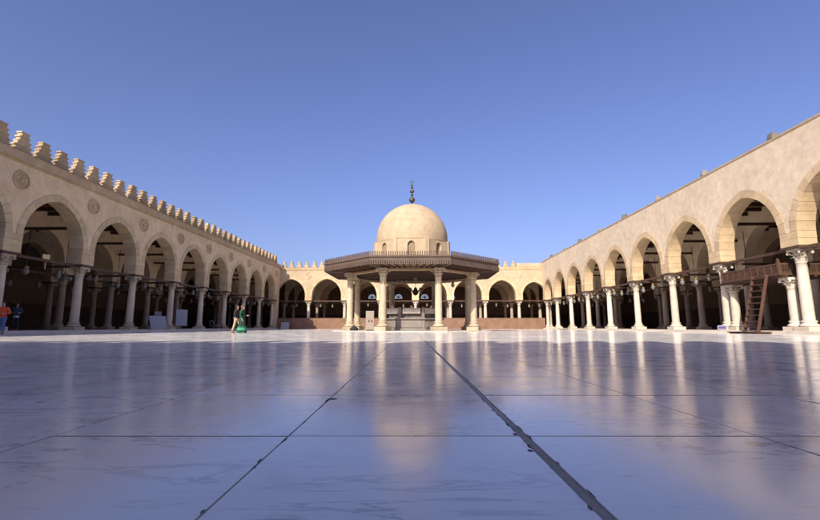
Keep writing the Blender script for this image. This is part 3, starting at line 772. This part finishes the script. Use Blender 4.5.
# fountain basin
ft = empty('fountain_basin', 'octagonal grey marble fountain with pale carved top panels under the dome', 'fountain', (PX, PY, 0))
def oct_prism(s, z0, z1, name, mat):
    q = MB(); q.prism(octa(s), 'z', z0, z1); return bevel(q.build(name, mat, ft), 0.02, 1)
oct_prism(2.30, 0.064, 0.22, 'plinth', 'grey_marble'); oct_prism(2.12, 0.22, 0.95, 'basin', 'grey_marble'); oct_prism(2.26, 0.95, 1.06, 'ledge', 'grey_marble')
oct_prism(1.60, 1.06, 1.55, 'body', 'grey_marble'); oct_prism(1.50, 1.55, 1.88, 'tank', 'grey_marble')
pts = octa(2.12); pt2 = octa(1.86)
for k in range(8):
    j = (k + 1) % 8
    for ring, z0, z1, nm, mt, wv in ((pts, 0.30, 0.88, 'panel', 'grey_marble', 0.80), (pt2, 1.42, 1.88, 'top_panel', 'light_marble', 0.78)):
        a, b = Vector(ring[k]), Vector(ring[j]); L = (b - a).length; c = (a + b) / 2; ang = math.atan2(b.y - a.y, b.x - a.x)
        q = MB(); q.box(-L * wv / 2, L * wv / 2, -0.05, 0.03, z0, z1); bevel(q.build(nm, mt, ft, (c.x, c.y, 0), ang), 0.015)
        if nm == 'top_panel':
            p_ = MB(); p_.box(-0.11, 0.11, -0.10, 0.06, 1.061, 1.93)
            aa = Vector(ring[k]); p_.build('post', 'grey_marble', ft, (aa.x, aa.y, 0), math.atan2(aa.y, aa.x) + math.pi / 2)
            fl_ = MB(); fl_.lathe([(0.03, 0), (0.09, 0.04), (0.10, 0.14), (0.05, 0.20), (0.02, 0.26)], 10, (0, -0.02, 1.881)); fl_.build('knob', 'light_marble', ft, (c.x, c.y, 0), ang)
            for dx in (-0.35, 0.35):
                tp = MB(); tp.tube((dx, 0.25, 1.25), (dx, -0.02, 1.25), 0.022); tp.tube((dx, -0.02, 1.26), (dx, -0.02, 1.16), 0.02); tp.build('tap', 'brass', ft, (c.x, c.y, 0), ang)

# hanging chandelier and lantern under the eaves
ch = empty('chandelier', 'dark tiered metal chandelier hanging over the fountain basin', 'chandelier', (PX + 0.30, PY - 0.2, 3.05))
q = MB(); q.tube((0, 0, 0.5), (0, 0, 1.84), 0.015, 6); q.build('chain', 'metal_dark', ch)
q = MB(); q.lathe([(0.05, 0.0), (0.16, 0.06), (0.30, 0.30), (0.34, 0.36), (0.20, 0.40), (0.12, 0.62), (0.05, 0.7)], 12); q.build('bowl', 'metal_dark', ch)
for k in range(8):
    a = k * math.pi / 4; q = MB(); c, s = math.cos(a), math.sin(a)
    q.tube((0.2 * c, 0.2 * s, 0.34), (0.55 * c, 0.55 * s, 0.50), 0.018, 6); q.lathe([(0.02, 0), (0.07, 0.05), (0.06, 0.15), (0.03, 0.2)], 8, (0.55 * c, 0.55 * s, 0.46)); q.build('arm', 'metal_dark', ch)
for z in (1.16, 1.36):
    q = MB(); q.lathe([(0.03, 0), (0.15, 0.03), (0.17, 0.10), (0.12, 0.16), (0.03, 0.18)], 12, (0, 0, z)); q.build('glass_tier', 'glass', ch)

# ------------------------------------------------------------------ hanging lamps
lamp_parts = []
q = MB(); q.tube((0, 0, 0.50), (0, 0, 1.0), 0.012, 6); lamp_parts.append(q.mesh('chain', 'metal_dark'))
q = MB(); q.lathe([(0.02, 0.52), (0.05, 0.46), (0.11, 0.40), (0.12, 0.36), (0.05, 0.36)], 12); lamp_parts.append(fixed(q.mesh('cap', 'brass')))
q = MB(); q.lathe([(0.085, 0.36), (0.075, 0.30), (0.125, 0.22), (0.13, 0.14), (0.075, 0.06), (0.06, 0.02), (0.09, 0.0)], 12); lamp_parts.append(fixed(q.mesh('globe', 'glass')))
rl = random.Random(11); ORD = ('first', 'second', 'third', 'fourth', 'fifth', 'sixth', 'seventh', 'eighth', 'ninth')
NEAR = {0.28: 'farther from', 0.70: 'nearer', 0.25: 'farthest from', 0.5: 'midway from', 0.78: 'nearest', 0.3: 'farther from', 0.75: 'nearer'}
def lamp(x, y, ztop, drop, label, group, sc=1.0):
    e = empty('hanging_lamp', label, 'lamp', (x, y, ztop - drop), 0, group); e.scale = (sc, sc, 1.0); ch_ = max(1.0, drop)
    for me in lamp_parts:
        o = link(me.name.split('.')[0], me, e)
        if o.name.startswith('chain'): o.location.z = 0.5 - 0.5 * (drop - 0.5) / 0.5; o.scale.z = (drop - 0.5) / 0.5
    return e
for k in range(0, 8):
    for f in (0.28, 0.70):
        lamp(XL - 0.46, 22.5 + 5.36 * (k + f), ZC - 0.03, rl.uniform(0.75, 1.0), 'glass lamp in %s arch of shaded arcade from brick wall corner, %s that corner' % (ORD[7 - k], NEAR[f]), 'lamps on the front tie beams of the shaded arcade', 1.1)
        lamp(XL - 3.2, 22.5 + 5.36 * (k + f + 0.12), ZC + 2.5, rl.uniform(2.9, 3.3), 'long chained glass lamp behind %s shaded arch from brick wall corner, %s that corner' % (ORD[7 - k], NEAR[f]), 'long chained lamps inside the shaded arcade', 1.7)
        lamp(XL - 6.0, 22.5 + 5.36 * (k + f - 0.1), ZC - 0.02, rl.uniform(0.9, 1.25), 'inner row glass lamp behind %s shaded arch from brick wall corner, %s that corner' % (ORD[7 - k], NEAR[f]), 'lamps on the inner tie beams of the shaded arcade', 1.25)
for k in range(0, 8):
    for f in (0.25, 0.5, 0.78):
        if k == 0 and f < 0.6: continue
        lamp(XR + 0.46, 22.1 + 5.66 * (k + f), ZC - 0.03, rl.uniform(0.7, 0.95), 'glass lamp in %s arch of sunlit arcade from brick wall corner, %s that corner' % (ORD[7 - k], NEAR[f]), 'lamps on the front tie beams of the sunlit arcade', 1.15)
    for f in (0.3, 0.75):
        lamp(XR + 3.2, 22.1 + 5.66 * (k + f), ZC + 2.5, rl.uniform(2.9, 3.3), 'long chained glass lamp behind %s sunlit arch from brick wall corner, %s that corner' % (ORD[7 - k], NEAR[f]), 'long chained lamps inside the sunlit arcade', 1.7)
        lamp(XR + 6.0, 22.1 + 5.66 * (k + f), ZC - 0.02, rl.uniform(0.9, 1.2), 'inner row glass lamp behind %s sunlit arch from brick wall corner, %s that corner' % (ORD[7 - k], NEAR[f]), 'lamps on the inner tie beams of the sunlit arcade', 1.25)
for k, (a, b) in enumerate(zip(fcols, fcols[1:])):
    for f in (0.33, 0.66):
        lamp(a + (b - a) * f, YF + 0.46, ZC - 0.03, rl.uniform(0.7, 0.95), 'glass lamp above brick wall in %s arch from shaded corner, %s that corner' % (ORD[k], 'nearer' if f < 0.5 else 'farther from'), 'lamps in the arcade behind the pavilion', 1.2)
lamp(PX + 3.55, PY - 0.1, 4.75, 1.0, 'glass lamp hung under the wooden eaves beside the fountain basin', None, 1.25)

# ------------------------------------------------------------------ floodlights on the parapet
fpm = {}
q = MB(); q.box(-0.14, 0.14, -0.14, 0.14, 0, 0.04); q.tube((0, 0, 0.04), (0, 0, 0.20), 0.035); fpm['bracket'] = fixed(q.mesh('bracket', 'metal_grey'))
q = MB(); q.prism([(-0.20, 0.16), (0.20, 0.24), (0.24, 0.56), (-0.10, 0.62)], 'x', -0.27, 0.27); fpm['housing'] = fixed(q.mesh('housing', 'metal_grey'))
q = MB(); q.box(-0.24, 0.24, -0.012, 0.012, -0.20, 0.20); fpm['lens'] = fixed(q.mesh('lens', 'glass'))
for k in range(8):
    e = empty('floodlight', 'small grey floodlight on the sunlit parapet, %s from the pavilion side corner' % ORD[7 - k], 'floodlight', (XR + 0.32, 22.7 + 5.75 * k, 10.205), R(-90) + rl.uniform(-0.5, 0.5), 'floodlights along the sunlit parapet')
    e.scale = (0.75, 0.75, 0.75)
    link('bracket', fpm['bracket'], e); link('housing', fpm['housing'], e)
    l_ = link('lens', fpm['lens'], e, (0, -0.165, 0.385)); l_.rotation_euler = (R(-13), 0, 0)

# ------------------------------------------------------------------ wooden platform on short columns, with ladder
dk = empty('wooden_platform', 'carved brown wooden platform on two short marble columns inside an arch', 'platform', (XR, 24.9, 0), R(-90))
# local u -> -Y, v -> +X (u: -2.3 far ... +2.3 near)
SCOL = column_set('marble_column', 2.86 - ZA - 0.004, 0.235, 0.205, 0.5, 0.52, 0.80)
for u in (-2.15, 2.05):
    put_column(SCOL, dk, (u, 0.45, ZA + 0.004))
q = MB()
for v in (-0.12, 0.45, 1.3, 2.2): q.box(-2.62, 2.45, v, v + 0.14, 2.862, 2.99)
q.build('bearer', 'wood_dark', dk)
for k in range(13):
    q = MB(); q.box(-2.2 + k * 0.34, -2.2 + k * 0.34 + 0.32, -0.22, 2.4, 2.992, 3.05); q.build('plank', 'wood', dk)
def railing(x0, x1, y0, y1, n):
    p, q_ = Vector((x0, y0)), Vector((x1, y1)); L = (q_ - p).length; ang = math.atan2(y1 - y0, x1 - x0)
    m4 = Matrix.Translation((x0, y0, 0)) @ Matrix.Rotation(ang, 4, 'Z')
    q = MB()
    q.box(0, L, -0.04, 0.04, 3.055, 3.15, m4); q.box(0, L, -0.045, 0.045, 3.54, 3.62, m4)
    q.build('rail', 'wood', dk)
    w = L / n
    for k in range(n):
        q = MB(); q.box(k * w - 0.03, k * w + 0.03, -0.05, 0.05, 3.151, 3.539, m4); q.build('baluster', 'wood', dk)
        q = MB()
        for t in range(4):                                   # carved lattice inside each panel
            xx = k * w + 0.04 + (w - 0.08) * (t + 0.5) / 4; q.box(xx - 0.014, xx + 0.014, -0.02, 0.02, 3.16, 3.53, m4)
        for t in range(4):
            zz = 3.19 + 0.1 * t; q.box(k * w + 0.032, (k + 1) * w - 0.032, -0.016, 0.016, zz, zz + 0.028, m4)
            for s_ in range(4):
                xx = k * w + 0.04 + (w - 0.08) * (s_ + 0.5) / 4
                q.box(xx - 0.028, xx + 0.028, -0.03, 0.03, zz - 0.015, zz + 0.045, m4)
        q.build('carved_panel', 'wood', dk)
railing(-2.12, 2.12, -0.15, -0.15, 9); railing(2.12, 2.12, -0.09, 2.3, 4); railing(-2.12, -2.12, 2.3, -0.09, 4)
for u in (-2.12, 2.12):
    q = MB(); q.box(u - 0.06, u + 0.06, -0.21, -0.09, 3.052, 3.72); q.lathe([(0.05, 0), (0.08, 0.05), (0.03, 0.14)], 8, (u, -0.15, 3.72)); q.build('post', 'wood', dk)
ld = empty('ladder', 'reddish wooden ladder leaning up to the carved platform', 'ladder', (XR, 24.9, 0), R(-90))
for du in (0, 0.98):
    q = MB(); a = Vector((-0.10 + du, -0.62, 0.10)); b = Vector((0.50 + du * 0.98, -0.26, 3.10)); d = (b - a)
    m4 = Matrix.Translation(a) @ d.to_track_quat('Z', 'Y').to_matrix().to_4x4()
    q.box(-0.045, 0.045, -0.07, 0.07, 0, d.length, m4); q.build('side_rail', 'wood_red', ld)
for k in range(9):
    t = (k + 0.7) / 9.2; x0 = -0.10 + 0.60 * t; y = -0.62 + 0.36 * t; z = 0.10 + 3.00 * t
    q = MB(); q.box(x0 + 0.03, x0 + 0.96, y - 0.09, y + 0.09, z - 0.02, z + 0.02); q.build('rung', 'wood_red', ld)
bs = empty('wooden_step', 'low dark red wooden step under the foot of the ladder', 'step', (XR, 24.9, 0), R(-90))
q = MB(); q.box(-0.75, 1.45, -1.15, -0.37, 0.052, 0.098); q.build('board', 'wood_red', bs)
for u in (-0.6, 0.35, 1.3):
    q = MB(); q.box(u - 0.05, u + 0.05, -1.11, -0.41, 0.002, 0.051); q.build('batten', 'wood_red', bs)
sg = empty('small_sign', 'small white and purple sign at the foot of a white column', 'sign', (XR - 0.30, 27.3, ZA + 0.004), R(-78))
q = MB(); q.box(-0.30, 0.30, -0.012, 0.012, 0.0, 0.30); q.build('panel', 'board', sg)
q = MB(); q.box(-0.26, 0.26, -0.016, -0.0125, 0.09, 0.23); q.build('purple_print', 'purple', sg)
# mats / bench by the sunlit arcade
q = MB(); q.box(-0.45, 0.45, -0.9, 0.9, 0.0, 0.05)
tag(bevel(q.build('floor_mat', 'wood_red', None, (XR - 0.7, 56.0, 0.002)), 0.015), 'flat dark red mat on the pale floor beside the sunlit arcade', 'mat')
arm = empty('armchair', 'dark red wooden armchair in the sunlit arcade near the platform', 'chair', (XR + 3.2, 31.0, ZA), R(-110))
q = MB(); q.box(-0.32, 0.32, -0.30, 0.30, 0.38, 0.50); bevel(q.build('seat', 'wood_red', arm), 0.03, 2)
q = MB(); q.box(-0.32, 0.32, 0.25, 0.36, 0.45, 1.12); bevel(q.build('backrest', 'wood_red', arm), 0.03, 2)
for u in (-0.37, 0.29):
    q = MB(); q.box(u, u + 0.08, -0.30, 0.30, 0.64, 0.71); q.build('armrest', 'wood_red', arm)
    for v in (-0.28, 0.24):
        q = MB(); q.box(u + 0.01, u + 0.07, v, v + 0.05, 0, 0.64); q.build('leg', 'wood_red', arm)

# ------------------------------------------------------------------ boards, signs, cabinet, cart
def board(label, loc, rz, w, h, tilt, zoff=0.0, legs=True, group=None):
    e = empty('display_board', label, 'board', loc, rz)
    m4 = Matrix.Rotation(R(-tilt), 4, 'X')
    q = MB(); q.box(-w / 2, w / 2, -0.015, 0.015, zoff, zoff + h, m4); q.build('panel', 'board', e)
    q = MB()
    for x0, x1, z0, z1 in ((-w / 2 - 0.03, -w / 2 - 0.001, zoff - 0.03, zoff + h + 0.03), (w / 2 + 0.001, w / 2 + 0.03, zoff - 0.03, zoff + h + 0.03), (-w / 2, w / 2, zoff - 0.03, zoff - 0.001), (-w / 2, w / 2, zoff + h + 0.001, zoff + h + 0.03)):
        q.box(x0, x1, -0.025, 0.025, z0 + (0.03 if zoff == 0 else 0), z1, m4)
    q.build('frame', 'metal_grey', e)
    if legs:
        for u in (-w / 2 + 0.05, w / 2 - 0.09):
            q = MB(); b_ = m4 @ Vector((u, 0.03, zoff + h * 0.8)); q.tube((u, 0.03, max(0.0, zoff - 0.9) if zoff else 0.03), tuple(b_), 0.018)
            q.tube((u, 0.55, 0.0), tuple(b_), 0.018); q.build('leg', 'metal_grey', e)
    return e
board('large white board leaning back beside a column of the shaded arcade', (XL - 0.55, 37.4, ZA + 0.004), R(68), 1.55, 1.20, 20)
board('small white notice board standing inside the shaded arcade', (XL - 3.2, 41.5, ZA), R(70), 0.75, 0.6, 4, zoff=1.05)
board('white notice board half hidden behind a column of the shaded arcade', (XL - 2.6, 42.4, ZA), R(70), 0.7, 0.75, 4, zoff=0.85)
board('tall bluish white board on legs between columns of the shaded arcade', (XL - 1.2, 42.0, ZA), R(62), 1.15, 1.55, 3, zoff=0.30)
board('bluish white board standing before the brick wall in the shaded corner', (-20.55, YF - 1.0, 0.0), 0, 1.25, 1.05, 12, zoff=0.0)
e = empty('hanging_sign', 'small square ochre sign hung from a tie beam of the shaded arcade', 'sign', (XL - 0.46, 25.2, ZC - 0.2), R(78))
q = MB(); q.box(-0.21, 0.21, -0.02, 0.02, 0.22, 0.62); q.build('panel', 'sign_yellow', e)
q = MB(); q.tube((0, 0, 0.20), (0, 0, -0.25), 0.03); q.build('rod', 'sign_yellow', e)

cb = empty('drinking_water_cabinet', 'pale metal water cabinet with dark taps beside the pavilion columns', 'cabinet', (-4.10, 35.2, 0.062), R(6))
q = MB(); q.box(-0.33, 0.33, -0.28, 0.28, 0.06, 1.55); bevel(q.build('body', 'cabinet', cb), 0.02, 2)
q = MB(); q.box(-0.30, 0.30, -0.295, -0.281, 0.12, 0.70); q.build('lower_door', 'cabinet', cb)
q = MB(); q.box(-0.30, 0.30, -0.295, -0.281, 0.95, 1.48); q.build('upper_door', 'cabinet', cb)
for x in (-0.10, 0.12):
    q = MB(); q.tube((x, -0.28, 0.80), (x, -0.38, 0.80), 0.03); q.tube((x, -0.37, 0.82), (x, -0.37, 0.70), 0.028); q.build('tap', 'metal_dark', cb)
q = MB(); q.box(-0.28, 0.28, -0.24, 0.24, 0.0, 0.06); q.build('base', 'metal_dark', cb)
bg_ = empty('bag', 'black bag lying at the foot of a pavilion column', 'bag', (PX - 4.55, PY - 3.0, 0.0), R(12))
bm = bmesh.new(); bmesh.ops.create_icosphere(bm, subdivisions=3, radius=1)
for v in bm.verts:
    v.co = Vector((v.co.x * 0.34, v.co.y * 0.2, max(-0.16, v.co.z * 0.22))) + Vector((0, 0, 0.16)) + Vector((random.uniform(-.012, .012), random.uniform(-.012, .012), 0))
me = bpy.data.meshes.new('sack'); bm.to_mesh(me); bm.free(); me.materials.append(M['black_cloth']); me.polygons.foreach_set('use_smooth', [True] * len(me.polygons)); link('sack', me, bg_)
q = MB()
for k in range(8):
    P = lambda a: (0.16 * math.cos(a), 0, 0.33 + 0.16 * math.sin(a)); q.tube(P(math.pi * k / 8), P(math.pi * (k + 1) / 8), 0.015, 6)
q.build('strap', 'black_cloth', bg_)
ct = empty('hand_cart', 'low dark cart with small wheels and a pale handle beside a shaded column', 'cart', (XL - 0.4, 47.6, ZA), R(80))
q = MB(); q.box(-0.7, 0.7, -0.3, 0.3, 0.26, 0.36); q.build('deck', 'board_frame', ct)
for x in (-0.5, 0.5):
    for y in (-0.28, 0.28):
        q = MB(); q.tube((x, y - 0.03, 0.13), (x, y + 0.03, 0.13), 0.13, 14); q.build('wheel', 'black_cloth', ct)
q = MB(); q.tube((-0.7, -0.2, 0.36), (-0.95, -0.2, 0.85), 0.022); q.tube((-0.7, 0.2, 0.36), (-0.95, 0.2, 0.85), 0.022); q.tube((-0.95, -0.2, 0.85), (-0.95, 0.2, 0.85), 0.022); q.build('handle', 'board', ct)

# ------------------------------------------------------------------ people
def skin_obj(name, joints, edges, mat, parent, sub=2, root=None):
    keys = list(joints); idx = {k: i for i, k in enumerate(keys)}
    me = bpy.data.meshes.new(name); me.from_pydata([joints[k][0] for k in keys], [(idx[a], idx[b]) for a, b in edges], [])
    o = link(name, me, parent); me.materials.append(M[mat])
    sk = o.modifiers.new('skin', 'SKIN'); sk.use_smooth_shade = True
    for i, k in enumerate(keys):
        r = joints[k][1]; me.skin_vertices[0].data[i].radius = r if isinstance(r, tuple) else (r, r)
    me.skin_vertices[0].data[idx[root or keys[0]]].use_root = True
    ss = o.modifiers.new('sub', 'SUBSURF'); ss.levels = sub; ss.render_levels = sub
    return o
def person(label, loc, rz, height, stride, arms, top, legs, hair, dress=None, scarf=None, shoes='black_cloth', band=None):
    """faces -Y locally; stride = forward offset of the left foot; arms: 'down' or 'bent'"""
    P = empty('person', label, 'person', loc, rz); S = height / 1.72; P.scale = (S, S, S)
    J = {'pelvis': ((0, 0, 0.94), (0.13, 0.10)), 'waist': ((0, 0, 1.08), (0.115, 0.09)), 'chest': ((0, -0.01, 1.28), (0.14, 0.10)), 'neckb': ((0, 0.0, 1.43), (0.065, 0.06)),
         'neck': ((0, -0.01, 1.49), (0.048, 0.048)), 'jaw': ((0, -0.025, 1.545), (0.058, 0.066)), 'head': ((0, -0.012, 1.62), (0.074, 0.092)), 'crown': ((0, 0, 1.685), (0.050, 0.062)), 'nose': ((0, -0.112, 1.605), 0.012)}
    E_ = [('pelvis', 'waist'), ('waist', 'chest'), ('chest', 'neckb'), ('neckb', 'neck'), ('neck', 'jaw'), ('jaw', 'head'), ('head', 'crown'), ('head', 'nose')]
    for s, n in ((1, 'l'), (-1, 'r')):
        f = -stride * s
        J.update({n + 'hip': ((s * 0.09, 0, 0.88), 0.085), n + 'knee': ((s * 0.095, f * 0.55 - 0.03, 0.49), 0.056), n + 'ankle': ((s * 0.10, f + 0.03, 0.085), 0.038), n + 'toe': ((s * 0.115, f - 0.13, 0.03), 0.030)})
        E_ += [('pelvis', n + 'hip'), (n + 'hip', n + 'knee'), (n + 'knee', n + 'ankle'), (n + 'ankle', n + 'toe')]
        el = (s * 0.27, 0.04 + f * -0.3, 1.11); wr = (s * 0.28, -0.05 - f * 0.6, 0.88)
        if arms == 'bent' or (arms == 'bent_l' and s == 1): wr = (s * 0.16, -0.24, 1.10)
        J.update({n + 'sho': ((s * 0.185, 0, 1.38), 0.06), n + 'elb': (el, 0.042), n + 'wri': (wr, 0.028)})
        d = (Vector(wr) - Vector(el)).normalized(); hp = Vector(wr) + d * 0.06
        J[n + 'palm'] = (tuple(hp), (0.036, 0.020)); E_ += [('chest', n + 'sho'), (n + 'sho', n + 'elb'), (n + 'elb', n + 'wri'), (n + 'wri', n + 'palm')]
        side = Vector((0, 1, 0)) if arms == 'down' else Vector((0, 0, 1))
        for q_, (off, ln) in enumerate(((-0.026, 0.070), (-0.009, 0.080), (0.009, 0.075), (0.026, 0.060))):
            a = hp + side * off + d * 0.035; b = a + d * ln * 0.9 - Vector((s * 0.012, 0, 0))
            J[n + 'f%d' % q_] = (tuple(a), 0.010); J[n + 'g%d' % q_] = (tuple(b), 0.008); E_ += [(n + 'palm', n + 'f%d' % q_), (n + 'f%d' % q_, n + 'g%d' % q_)]
        a = Vector(wr) + d * 0.03 - side * 0.035; J[n + 't0'] = (tuple(a), 0.012); J[n + 't1'] = (tuple(a + d * 0.05 - side * 0.015), 0.009); E_ += [(n + 'wri', n + 't0'), (n + 't0', n + 't1')]
    skin_obj('body', J, E_, 'skin', P, 1)
    g = lambda k, r: (J[k][0], r)
    tj = {'hem': ((0, 0, 0.84), (0.165, 0.138)), 'pelvis': g('pelvis', (0.168, 0.138)), 'waist': g('waist', (0.155, 0.125)), 'chest': g('chest', (0.175, 0.132)), 'neckb': ((0, 0, 1.42), (0.085, 0.075))}
    te = [('hem', 'pelvis'), ('pelvis', 'waist'), ('waist', 'chest'), ('chest', 'neckb')]
    for n in 'lr':
        e_, w_ = Vector(J[n + 'elb'][0]), Vector(J[n + 'wri'][0])
        tj.update({n + 's': g(n + 'sho', 0.082), n + 'e': g(n + 'elb', 0.064), n + 'w': (tuple(e_.lerp(w_, 0.85)), 0.046)}); te += [('chest', n + 's'), (n + 's', n + 'e'), (n + 'e', n + 'w')]
    skin_obj('shirt', tj, te, top, P)
    if legs:
        lj = {'pelvis': ((0, 0, 0.98), (0.150, 0.125))}; le = []
        for n in 'lr':
            a_ = Vector(J[n + 'ankle'][0])
            lj.update({n + 'h': g(n + 'hip', 0.105), n + 'k': g(n + 'knee', 0.078), n + 'a': (tuple(a_ + Vector((0, 0, 0.02))), 0.062)}); le += [('pelvis', n + 'h'), (n + 'h', n + 'k'), (n + 'k', n + 'a')]
        skin_obj('trousers', lj, le, legs, P)
    if dress:
        q = MB(); seg = 28; prof = [(0.165, 1.10), (0.18, 0.98), (0.215, 0.80), (0.25, 0.5), (0.30, 0.22), (0.325, 0.06), (0.30, 0.055)]
        i0 = len(q.v)
        for r, z in prof:
            for k in range(seg):
                a = 2 * math.pi * k / seg; rr = r * (1 + (0.07 * (1.1 - z)) * math.sin(6 * a + 1.0))
                q.v.append((rr * math.cos(a) * 0.92, rr * math.sin(a) * (0.85 + abs(stride) * 0.5 * (1.1 - z)), z))
        for j in range(len(prof) - 1):
            for k in range(seg):
                q.f.append((i0 + j * seg + k, i0 + j * seg + (k + 1) % seg, i0 + (j + 1) * seg + (k + 1) % seg, i0 + (j + 1) * seg + k)); q.sm.append(True)
        q.build('skirt', dress, P)
    if band:
        q = MB(); q.lathe([(0.172, 0.80), (0.178, 0.82), (0.178, 0.90), (0.170, 0.92)], 20, (0, 0, 0), True, 0, 1.0, 0.84); q.build('shirt_tail', band, P)
    for n in 'lr':
        t = Vector(J[n + 'toe'][0]); a_ = Vector(J[n + 'ankle'][0])
        skin_obj('shoe', {'h': ((a_.x, a_.y + 0.03, 0.05), (0.044, 0.045)), 'm': ((t.x, (t.y + a_.y) / 2, 0.045), (0.05, 0.04)), 't': ((t.x, t.y - 0.03, 0.036), (0.044, 0.03))}, [('h', 'm'), ('m', 't')], shoes, P, 1)
    # hair or headscarf: shell over the skull, open at the face
    bm = bmesh.new(); bmesh.ops.create_uvsphere(bm, u_segments=20, v_segments=14, radius=1)
    rx, ry, rz_ = (0.105, 0.125, 0.125) if scarf else (0.092, 0.112, 0.105)
    for v in bm.verts: v.co = Vector((v.co.x * rx, v.co.y * ry, v.co.z * rz_)) + Vector((0, 0.008, 1.635))
    kill = [v for v in bm.verts if (v.co.y < -0.045 and v.co.z < 1.675) or (not scarf and v.co.z < 1.56)]
    bmesh.ops.delete(bm, geom=kill, context='VERTS')
    me = bpy.data.meshes.new('headscarf' if scarf else 'hair'); bm.to_mesh(me); bm.free(); me.materials.append(M[scarf or hair])
    me.polygons.foreach_set('use_smooth', [True] * len(me.polygons)); o = link(me.name.split('.')[0], me, P)
    so_ = o.modifiers.new('thick', 'SOLIDIFY'); so_.thickness = 0.012
    if scarf:
        skin_obj('scarf_drape', {'a': ((0, 0.03, 1.56), (0.085, 0.08)), 'b': ((0, 0.02, 1.44), (0.12, 0.09)), 'c': ((0, 0.03, 1.34), (0.17, 0.125))}, [('a', 'b'), ('b', 'c')], scarf, P, 1)
    return P
person('person in dark top and khaki trousers walking beside someone in green', (-11.25, 26.6, 0.0), R(75), 1.66, 0.20, 'down', 'black_cloth', 'khaki', 'hair', scarf='scarf_dark')
person('person in long green patterned dress and tan headscarf walking in the court', (-10.80, 26.3, 0.0), R(85), 1.64, 0.14, 'bent_l', 'green_top', None, 'hair', dress='green_skirt', scarf='scarf')
person('person in orange shirt and blue jeans standing by the shaded arcade', (-20.75, 21.3, 0.0), R(20), 1.60, 0.06, 'bent', 'orange', 'denim', 'hair')
person('person in dark clothes with pale waist standing inside the shaded arcade', (-22.9, 24.3, ZA + 0.004), R(40), 1.55, 0.04, 'bent', 'navy', 'black_cloth', 'hair', band='white_cloth')
